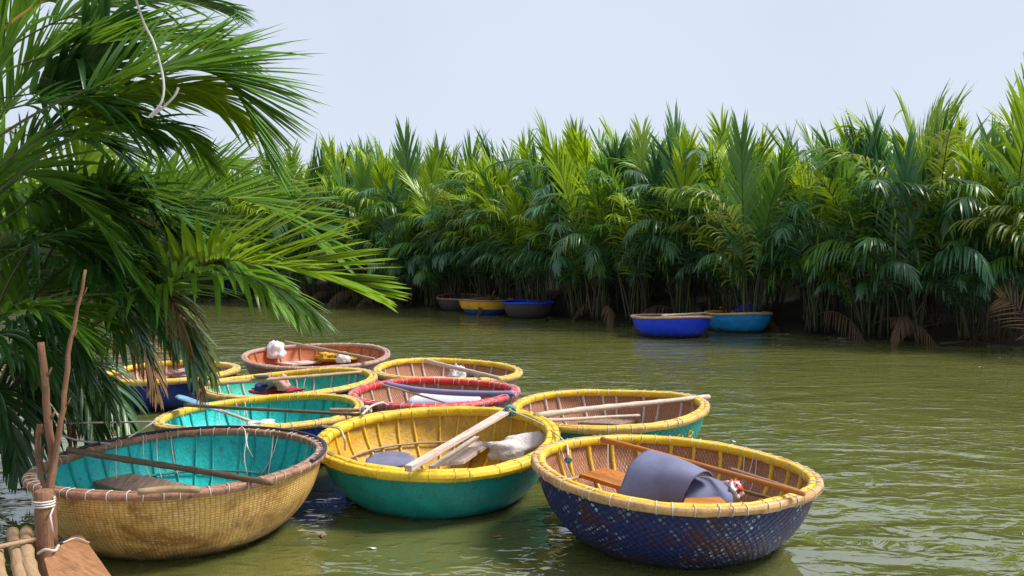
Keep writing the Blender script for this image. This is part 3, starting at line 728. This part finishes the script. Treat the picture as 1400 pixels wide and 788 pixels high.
SF = b4.sf
pole(P3(731, 569, .63), P3(969, 543, .62), .030, BAMBOO_P, 'thick pale bamboo pole lying across the green boat')
pole(P3(741, 575, .55), P3(874, 568, .42), .018, BAMBOO_P, 'thinner pale pole under the thick one in the green boat')
SF = b5.sf
pole(P3(252, 554, .63), P3(492, 567, .62), .018, BAMBOO_D, 'thin dark pole lying across the boat with the blue paddle')
pole(P3(451, 561, .63), P3(496, 561, .64), .022, BAMBOO, 'short bamboo stub tied at the right rim of the blue boat')
SF = b6.sf
pole(P3(522, 526, .63), P3(609, 551, .45), .012, BAMBOO, 'thin brown stick leaning inside the red rimmed boat', 'stick', 'stick', nodes=False)
pole(P3(527, 525, .62), P3(703, 538, .62), .034, m_flat('purple_pipe_plastic', (.22, .21, .40), .4, .15), 'long sagging purple plastic pipe in the red rimmed boat', 'plastic_pipe', 'pipe', .04, False, taper=1)
SF = b7.sf
pole(P3(582, 493, .62), P3(682, 517, .62), .030, BAMBOO_P, 'pale bamboo pole resting on the yellow rimmed boat behind the red one')
SF = b8.sf
pole(P3(276, 526, .63), P3(494, 509, .62), .026, BAMBOO, 'tan bamboo pole lying across the sea green boat')
SF = b9.sf
pole(P3(390, 468, .63), P3(511, 491, .60), .028, BAMBOO, 'tan pole lying across the rearmost rusty red boat')
SF = 1.0
pole(P3(823, 601, .64), P3(1101, 676, .60), .023, ORANGEW, 'orange wooden oar shaft running under the grey mat', 'oar_shaft', 'oar', nodes=False)
pole(P3(999, 642, .50), P3(1091, 671, .45), .018, PLANK, 'dark wooden stick behind the orange shaft in the navy boat', 'stick', 'stick', nodes=False)
pole(P3(1003, 668, .40), P3(1062, 684, .38), .016, BAMBOO_D, 'short dark stick in front of the orange shaft in the navy boat', 'stick', 'stick', nodes=False)
pole(P3(765, 660, .50), P3(792, 652, .36), .016, BAMBOO, 'short bamboo stick in the left side of the navy boat', 'stick', 'stick')
pole(P3(905, 432, .62), P3(968, 428, .62), .03, BAMBOO_P, 'pale bamboo pole on the royal blue far boat')
pole(P3(985, 421, .66), P3(1012, 418, .62), .03, ORANGEW, 'orange pole on the sky blue far boat')
pole(P3(672, 408, .60), P3(676, 398, 1.0), .02, BAMBOO_D, 'short brown stake standing in the yellow far boat', 'stake', 'stake')

def oar(a, b, w0, w1, th, m, label):
    a, b = Vector(a), Vector(b); d = (b - a).normalized(); s = d.cross(Vector((0, 0, 1))).normalized(); u = s.cross(d)
    n = 12; P = []
    mb = MB()
    for i in range(n + 1):
        t = i / n; c = a.lerp(b, t); hw = lerp(w0, w1, max(0, (t - .35) / .65)) / 2; h = th / 2 * lerp(1, .7, t)
        P.append([c - s * hw - u * h * .7, c - s * hw * .9 - u * h, c + s * hw * .9 - u * h, c + s * hw - u * h * .7, c + s * hw + u * h * .7, c + s * hw * .9 + u * h, c - s * hw * .9 + u * h, c - s * hw + u * h * .7, c - s * hw - u * h * .7])
    mb.grid(P, 0, [[(i * .15, k * .03) for k in range(9)] for i in range(n + 1)])
    mb.add(P[0][:8], [tuple(range(8))]); mb.add(P[-1][:8], [tuple(range(8))[::-1]])
    o = mb.build('wooden_oar', m, None, origin=a, smooth=False); tag(o, label, 'oar'); return o
SF = b2.sf
oar(P3(558, 641, .62), P3(694, 562, .66), .055, .10, .045, PLANK_P, 'pale timber oar laid across the fat yellow rim')
oar(P3(590, 640, .45), P3(652, 598, .45), .05, .05, .03, PLANK_P, 'thin pale board beside the timber oar in the yellow boat')
# blue paddle
SF = b5.sf
root = empty('paddle', P3(343, 577, .45)); tag(root, 'wooden paddle with pale blue blade hanging over the left rim of the blue boat', 'paddle')
a, b = P3(243, 541, .70), P3(345, 577, .45); bo = root.location
mb = MB(); mb.tube([(a.lerp(b, t)) for t in (.45, .6, .8, 1)], .017, 8); mb.build('shaft', BAMBOO_P, root, origin=bo)
mb = MB(); d = (b - a).normalized(); s = d.cross(Vector((0, 0, 1))).normalized(); u = s.cross(d); PP = []
for i in range(11):
    t = i / 10; c = a.lerp(b, t * .62); hw = .075 * min(1, .75 + t * 3) * (1 if t < .5 else lerp(1, .25, (t - .5) / .5)); PP.append([c - s * hw, c - s * hw * .4 + u * .008, c + s * hw * .4 + u * .008, c + s * hw])
mb.grid(PP, 0, None, [[-u * .014] * 4 for _ in range(11)]); mb.build('blade', m_paint('pale_blue_paint', (.14, .33, .50), (.4, .4, .4), .38), root, origin=bo)

def sack(c, size, label, m, name='sack', cat='sack', seed=0, peak=None, lump=.22, sharp=1.0, nu=28, nv=16):
    c = Vector(c); mb = MB(); P = []
    for i in range(nu):
        row = []; th = 2 * math.pi * i / nu
        for j in range(nv + 1):
            ph = math.pi * j / nv
            d = Vector((math.cos(th) * math.sin(ph), math.sin(th) * math.sin(ph), math.cos(ph)))
            f = 1 + lump * noise.noise(d * 1.6 + Vector((seed * 3.1, 0, 0))) + lump * .6 * noise.noise(d * 4.3 + Vector((0, seed * 1.7, 0))) - lump * .7 * abs(noise.noise(d * 3 + Vector((9, seed, 0))))
            if peak is not None:
                k = max(0, d.dot(Vector(peak).normalized())); f += 1.0 * k ** 9
            q = Vector((d.x * size[0] * f, d.y * size[1] * f, d.z * size[2] * f))
            if q.z < -size[2] * .6: q.z = -size[2] * .6
            row.append(c + q)
        P.append(row)
    mb.grid(P[::-1], closeu=True); o = mb.build(name, m, None, origin=c); tag(o, label, cat); return o
WHITE = m_flat('white_plastic', (.74, .70, .70), .5, .12, 9, .05, bscale=16)
WHITE2 = m_flat('white_sacking', (.62, .55, .53), .7, .15, 8, .06, bscale=13)
SF = b2.sf
sack(P3(699, 616, .38), (.25, .16, .11), 'crumpled white sack in the right side of the yellow boat', WHITE2, seed=1, peak=(.75, .1, .7), lump=.35)
SF = b9.sf
sack(P3(377, 481, .55), (.17, .14, .18), 'bulging white sack at the left of the rearmost rusty red boat', WHITE, seed=2, lump=.30)
sack(P3(469, 491, .45), (.12, .1, .10), 'small round white bundle on the yellow net', WHITE, 'bundle', 'bundle', seed=3)
sack(P3(458, 489, .42), (.36, .22, .09), 'heap of yellow fishing net in the rusty red boat', m_flat('yellow_net', (.65, .36, .03), .8, .6, 30, .03), 'fishing_net', 'net', seed=4, lump=.5)
SF = b7.sf
sack(P3(625, 514, .45), (.13, .12, .15), 'white plastic bag in the boat behind the red rimmed one', WHITE, 'plastic_bag', 'bag', seed=5, lump=.4)
sack(P3(647, 518, .42), (.08, .08, .08), 'small dark bundle beside the white plastic bag', m_flat('dark_cloth', (.05, .06, .08), .8, .4), 'bundle', 'bundle', seed=6, lump=.4)
SF = b5.sf
sack(P3(357, 581, .42), (.15, .09, .045), 'white rag lying at the end of the blue paddle', WHITE, 'rag', 'cloth', seed=7, lump=.5)
SF = 1.0
sack(P3(1003, 670, .48), (.055, .09, .075), 'red and white plastic bag under the mat in the navy boat', None, 'plastic_bag', 'bag', seed=8, lump=.4)
SF = b8.sf
sack(P3(378, 535, .40), (.30, .14, .07), 'heap of red cloth in the sea green boat', m_flat('red_cloth', (.42, .02, .04), .8, .4, 14, .02), 'cloth_heap', 'cloth', seed=9, lump=.5)
sack(P3(386, 526, .50), (.10, .09, .12), 'pink bundle beside the grey tray in the sea green boat', m_flat('pink_cloth', (.60, .32, .26), .8, .3), 'bundle', 'bundle', seed=10, lump=.35)
sack(P3(357, 531, .48), (.09, .08, .06), 'small navy bundle on the red cloth', m_flat('navy_cloth', (.03, .03, .12), .8, .3), 'bundle', 'bundle', seed=11, lump=.35)
SF = b10.sf
sack(P3(262, 511, .45), (.34, .2, .08), 'heap of pinkish white rags in the deep blue boat', m_flat('pinkish_rag', (.50, .33, .34), .8, .5, 14, .02), 'cloth_heap', 'cloth', seed=12, lump=.5)
SF = 1.0
sack(P3(1025, 423, .62), (.38, .3, .14), 'heap of bright blue net in the sky blue far boat', m_flat('blue_net', (.008, .04, .48), .8, .5, 30, .03), 'fishing_net', 'net', seed=13, lump=.5)
def bagmat():
    s = NT('red_white_bag'); v = s.coord(); n = s.noise(v, 14, 3); return s.fin(s.mix(s.ramp(n, .48, .52), (.7, .66, .66), (.55, .06, .04)), .45, s.bump(s.noise(v, 30), .5, .01))
for o in col.objects:
    if o.get('label') == 'red and white plastic bag under the mat in the navy boat': o.data.materials[0] = bagmat()
def sheet(corner_px, bulge, label, m, name, cat, th=.008, n=14, crease=.012, seed=0, extra=None):
    """corner_px: four (px,py,z) corners: near-left, near-right, far-right, far-left"""
    c = [P3(*p) for p in corner_px]; P = []; cen = sum(c, Vector()) / 4
    for i in range(n + 1):
        u = i / n; row = []
        for j in range(n + 1):
            v = j / n
            p = c[0].lerp(c[1], u).lerp(c[3].lerp(c[2], u), v)
            p += Vector(bulge) * (math.sin(math.pi * v) ** .8) * (1 - .25 * (2 * u - 1) ** 2)
            p += Vector((0, 0, 1)) * crease * noise.noise(Vector((u * 3 + seed, v * 3, 0)))
            p += Vector((crease * noise.noise(Vector((v * 4, seed, u))), 0, 0))
            row.append(p)
        P.append(row)
    mb = MB(); mb.grid([r_ for r_ in P], 0, None, [[Vector((0, .3, -1)).normalized() * th] * (n + 1) for _ in range(n + 1)])
    o = mb.build(name, m, None, origin=cen); tag(o, label, cat); return o
MAT = m_flat('purple_grey_foam', (.15, .155, .25), .7, .18, 5, .004, .3)
sheet([(840, 686, .44), (928, 692, .44), (975, 650, .60), (892, 617, .66)], (-.02, -.12, .17), 'purple grey foam mat draped over the seat of the navy boat', MAT, 'foam_mat', 'mat', .012, 20, .012)
sheet([(930, 692, .42), (1002, 690, .42), (988, 658, .50), (940, 648, .56)], (.02, -.03, .06), 'smaller purple grey foam flap right of the big mat', MAT, 'foam_mat', 'mat', .012, 16, .012, 3)
SF = b2.sf
sheet([(494, 640, .27), (568, 636, .27), (560, 620, .27), (517, 612, .30)], (0, 0, .03), 'purple grey foam sheet on the floor of the yellow boat', MAT, 'foam_sheet', 'mat', .012, 12, .03, 5)
SF = b6.sf
sheet([(555, 552, .40), (663, 552, .40), (640, 541, .46), (585, 540, .46)], (0, 0, .08), 'white foam sheet lying in the red rimmed boat', m_flat('white_foam', (.62, .64, .78), .6, .1, 6), 'foam_sheet', 'sheet', .02, 12, .02, 6)
SF = b8.sf
sheet([(366, 534, .42), (380, 531, .42), (366, 512, .70), (346, 513, .70)], (0, 0, .02), 'grey plastic tray leaning in the sea green boat', m_flat('grey_plastic', (.24, .29, .33), .5, .15), 'tray', 'tray', .02, 8, .006, 7)

def rope(pts, r, m, label, name='rope', n=40, cat='rope', group=None):
    q = spline(pts, n); mb = MB(); mb.tube(q, r, 6); o = mb.build(name, m, None, origin=q[0]); tag(o, label, cat, group); return o
SF = b5.sf
rope([P3(75, 579, .62), P3(140, 578, .60), P3(212, 577, .62)], .008, CORD, 'white mooring rope stretched left from the blue boat')
SF = b1.sf
rope([P3(85, 596, .55), P3(110, 603, .50), P3(150, 607, .60)], .008, CORD, 'white rope slack above the left rim of the straw boat')
rope([P3(176, 598, .62), P3(190, 590, .60), P3(209, 578, .62)], .008, CORD, 'short white rope between straw boat and blue boat')
SF = 1.0
rope([P3(697, 561, .68), P3(740, 580, .60), P3(771, 603, .60), P3(777, 622, .64), P3(776, 632, .52)], .008, ROPE, 'slack rope from the timber oar to the navy boat')
rope([P3(440, 583, .62), P3(462, 586, .64), P3(470, 598, .66), P3(472, 615, .5), P3(471, 610, .42)], .009, ROPE, 'tan rope tied over the left of the fat yellow rim')
rope([P3(495, 567, .64), P3(507, 556, .66), P3(522, 551, .66), P3(530, 554, .62)], .012, ROPE, 'knotted rope joining blue boat and red rimmed boat')
SF = b1.sf
rope([P3(330, 583, .64), P3(335, 590, .60), P3(338, 610, .58), P3(345, 625, .45)], .006, CORD, 'thin white cord hanging over the back rim of the straw boat')
rope([atY(180, -20, 5.6), atY(196, 30, 5.6), atY(210, 59, 5.6), atY(223, 107, 5.6), atY(221, 139, 5.6), atY(203, 161, 5.6)], .008, m_flat('white_strap', (.72, .66, .68), .5, .1), 'white plastic cord hanging among the upper left fronds', 'cord', cat='cord')
rope([atY(244, 120, 5.6), atY(238, 132, 5.6), atY(222, 148, 5.6), atY(206, 160, 5.6)], .008, CORD, 'short loose end of the white plastic cord among the fronds', 'cord', cat='cord')
def knot(p, r, m, label):
    p = Vector(p); mb = MB(); pts = []
    for i in range(60):
        a = i * .63; pts.append(p + Vector((math.cos(a) * r * (.7 + .3 * math.sin(i * .37)), math.sin(a * 1.3) * r, math.sin(a) * r * .8)))
    mb.tube(spline(pts, 150), r * .16, 5); o = mb.build('rope_knot', m, None, origin=p); tag(o, label, 'knot'); return o
SF = b2.sf
knot(P3(697, 562, .67), .055, TEALROPE, 'teal rope knot at the top of the timber oar')
SF = b5.sf
knot(P3(500, 562, .65), .05, ROPE, 'tan rope knot at the right rim of the blue boat')
SF = 1.0
knot(P3(777, 629, .60), .025, TEALROPE, 'small teal knot on the left rim of the navy boat')

# post, dead branches and raft at the lower left
pz = .26; bp_ = at(61, 750, pz)
root = empty('mooring_post', bp_); tag(root, 'short sawn wooden post at the raft edge with white cord', 'post')
mb = MB(); mb.tube([bp_ + Vector((0, 0, z)) for z in (-.5, -.1, 0, .08, .15, .22, .30, .355, .36)], [.052, .052, .054, .050, .051, .053, .051, .053, .046], 16); mb.build('post', STICK, root, origin=bp_)
mb = MB(); pts = [bp_ + Vector((math.cos(i * .5) * .061, math.sin(i * .5) * .061, .31 - i * .0012)) for i in range(40)] + [bp_ + Vector((.07, -.06, .22)), bp_ + Vector((.09, -.07, .12))]
mb.tube(pts, .006, 5); mb.build('cord', CORD, root, origin=bp_)
Yp = bp_.y + .12; b0 = atY(70, 745, Yp)
root = empty('dead_branch', b0); tag(root, 'bare forked dead branches standing behind the sawn post', 'branch')
for pp, r0, r1 in (([(70, 745), (68, 690), (71, 635), (65, 567), (57, 468)], .030, .022), ([(74, 745), (70, 658), (85, 567), (99, 454), (118, 369)], .027, .009), ([(72, 745), (70, 680), (60, 655), (51, 618), (54, 580)], .026, .017)):
    q = spline([atY(x, y, Yp + .03 * i) for i, (x, y) in enumerate(pp)], 26)
    q = [p + Vector((noise.noise(p * 9), noise.noise(p * 9 + Vector((5, 0, 0))), 0)) * .014 for p in q]
    mb = MB(); mb.tube(q, [lerp(r0, r1, i / 25) * (1 + .12 * noise.noise(Vector((i * .7, r0 * 99, 0)))) for i in range(26)], 8)
    for k in (13, 18, 22):
        mb.tube([q[k], q[k] + Vector((.03, 0, .035)), q[k] + Vector((.045, 0, .07))], [r1 * .5, r1 * .4, r1 * .2], 5)
    mb.build('branch', STICK, root, origin=b0)
rz_ = .27
def raftpole(x0, y0, x1, y1, label, r=.036):
    a = at(x0, y0, rz_); b = at(x1, y1, rz_); e = a + (b - a) * 2.4
    pole(a, e, r, BAMBOO, label, 'raft_pole', 'raft pole', taper=1.0, group='bamboo poles of the raft')
raftpole(36, 726, 52, 792, 'raft bamboo pole beside the wooden board, rightmost of three', .038)
raftpole(17, 729, 28, 792, 'raft bamboo pole between the two others')
raftpole(-4, 752, 6, 800, 'raft bamboo pole at the left picture edge, mostly cut off')
pole(at(-30, 754, .33), at(50, 737, .33), .017, BAMBOO, 'thin cross stick lying over the raft poles', 'cross_stick', 'stick')
mb = MB(); c = [at(60, 764, .29), at(108, 725, .29), at(170, 812, .29), at(80, 838, .29)]
ar = sum((c[i].x * c[(i + 1) % 4].y - c[(i + 1) % 4].x * c[i].y) for i in range(4)); c = c if ar > 0 else c[::-1]
mb.board(c, .04); o = mb.build('wooden_board', m_wood('warm_board', (.42, .21, .10), (.20, .09, .045), .5, 9), None, origin=c[0], smooth=False); tag(o, 'flat brown wooden board at the raft corner', 'board')
rope([at(86, 742, .30), at(104, 736, .305), at(122, 742, .30)], .004, CORD, 'white string tied round the wooden board', 'string', cat='string')
rope([at(52, 757, .30), at(62, 752, .33), at(75, 753, .32), at(80, 746, .31)], .009, ROPE, 'tan rope coiled at the foot of the post')

# floating litter and shore debris
rl = random.Random(6)
for i, (x, y) in enumerate([(440, 733), (508, 750), (678, 734), (420, 700), (838, 461), (1003, 604)]):
    p = at(x, y, .006); mb = MB(); a = rl.uniform(0, 6.28); L = rl.uniform(.03, .05)
    d = Vector((math.cos(a), math.sin(a), 0)); s = Vector((-d.y, d.x, 0))
    if i == 4: d, s = d * 2.2, s * 2.2
    mb.grid([[p - d * L, p - d * L + s * .001], [p - d * L * .3 - s * L * .35, p - d * L * .3 + s * L * .35], [p + d * L * .4 - s * L * .3, p + d * L * .4 + s * L * .3 + Vector((0, 0, .01))], [p + d * L, p + d * L + s * .001]], thick=[[Vector((0, 0, .004))] * 2 for _ in range(4)])
    o = mb.build('floating_leaf', [LF_DEAD, WHITE][i % 2], None, origin=p); tag(o, 'small leaf or scrap floating on the open water', 'leaf', 'scraps floating on the water')
for i, (x0, y0, x1, y1, h, r, lab) in enumerate([(1225, 468, 1290, 440, .7, .03, 'dead branch slanting out of the shore water'), (1285, 470, 1370, 474, .15, .035, 'fallen dead stalk lying along the right shore'), (800, 436, 830, 424, .5, .02, 'thin dead branch over the water beside the dark thicket foot'), (1255, 470, 1238, 430, .9, .02, 'thin bare twig standing at the shore')]):
    a = at(x0, y0, .05); b = atY(x1, y1, a.y + .4); q = spline([a, a.lerp(b, .5) + Vector((0, 0, .08)), b], 14)
    mb = MB(); mb.tube(q, [lerp(r, r * .4, k / 13) for k in range(14)], 6); o = mb.build('dead_branch', RACHIS_B, None, origin=a); tag(o, lab, 'branch')
base = at(1420, 474, .1); root = empty('dead_palm_frond', base); tag(root, 'dry brown palm frond hanging over the right shore', 'frond')
mb = MB(); q = [Vector(), atY(1405, 440, base.y) - base, atY(1385, 415, base.y) - base, atY(1366, 408, base.y) - base]
frond(mb, q, .7, 16, random.Random(3), .1, 60, 40, 5, .3, .03, 4, .02, bhint=Vector((.3, 0, 1))); mb.build('dry_leaflets', [LF_DEAD, RACHIS_B], root)
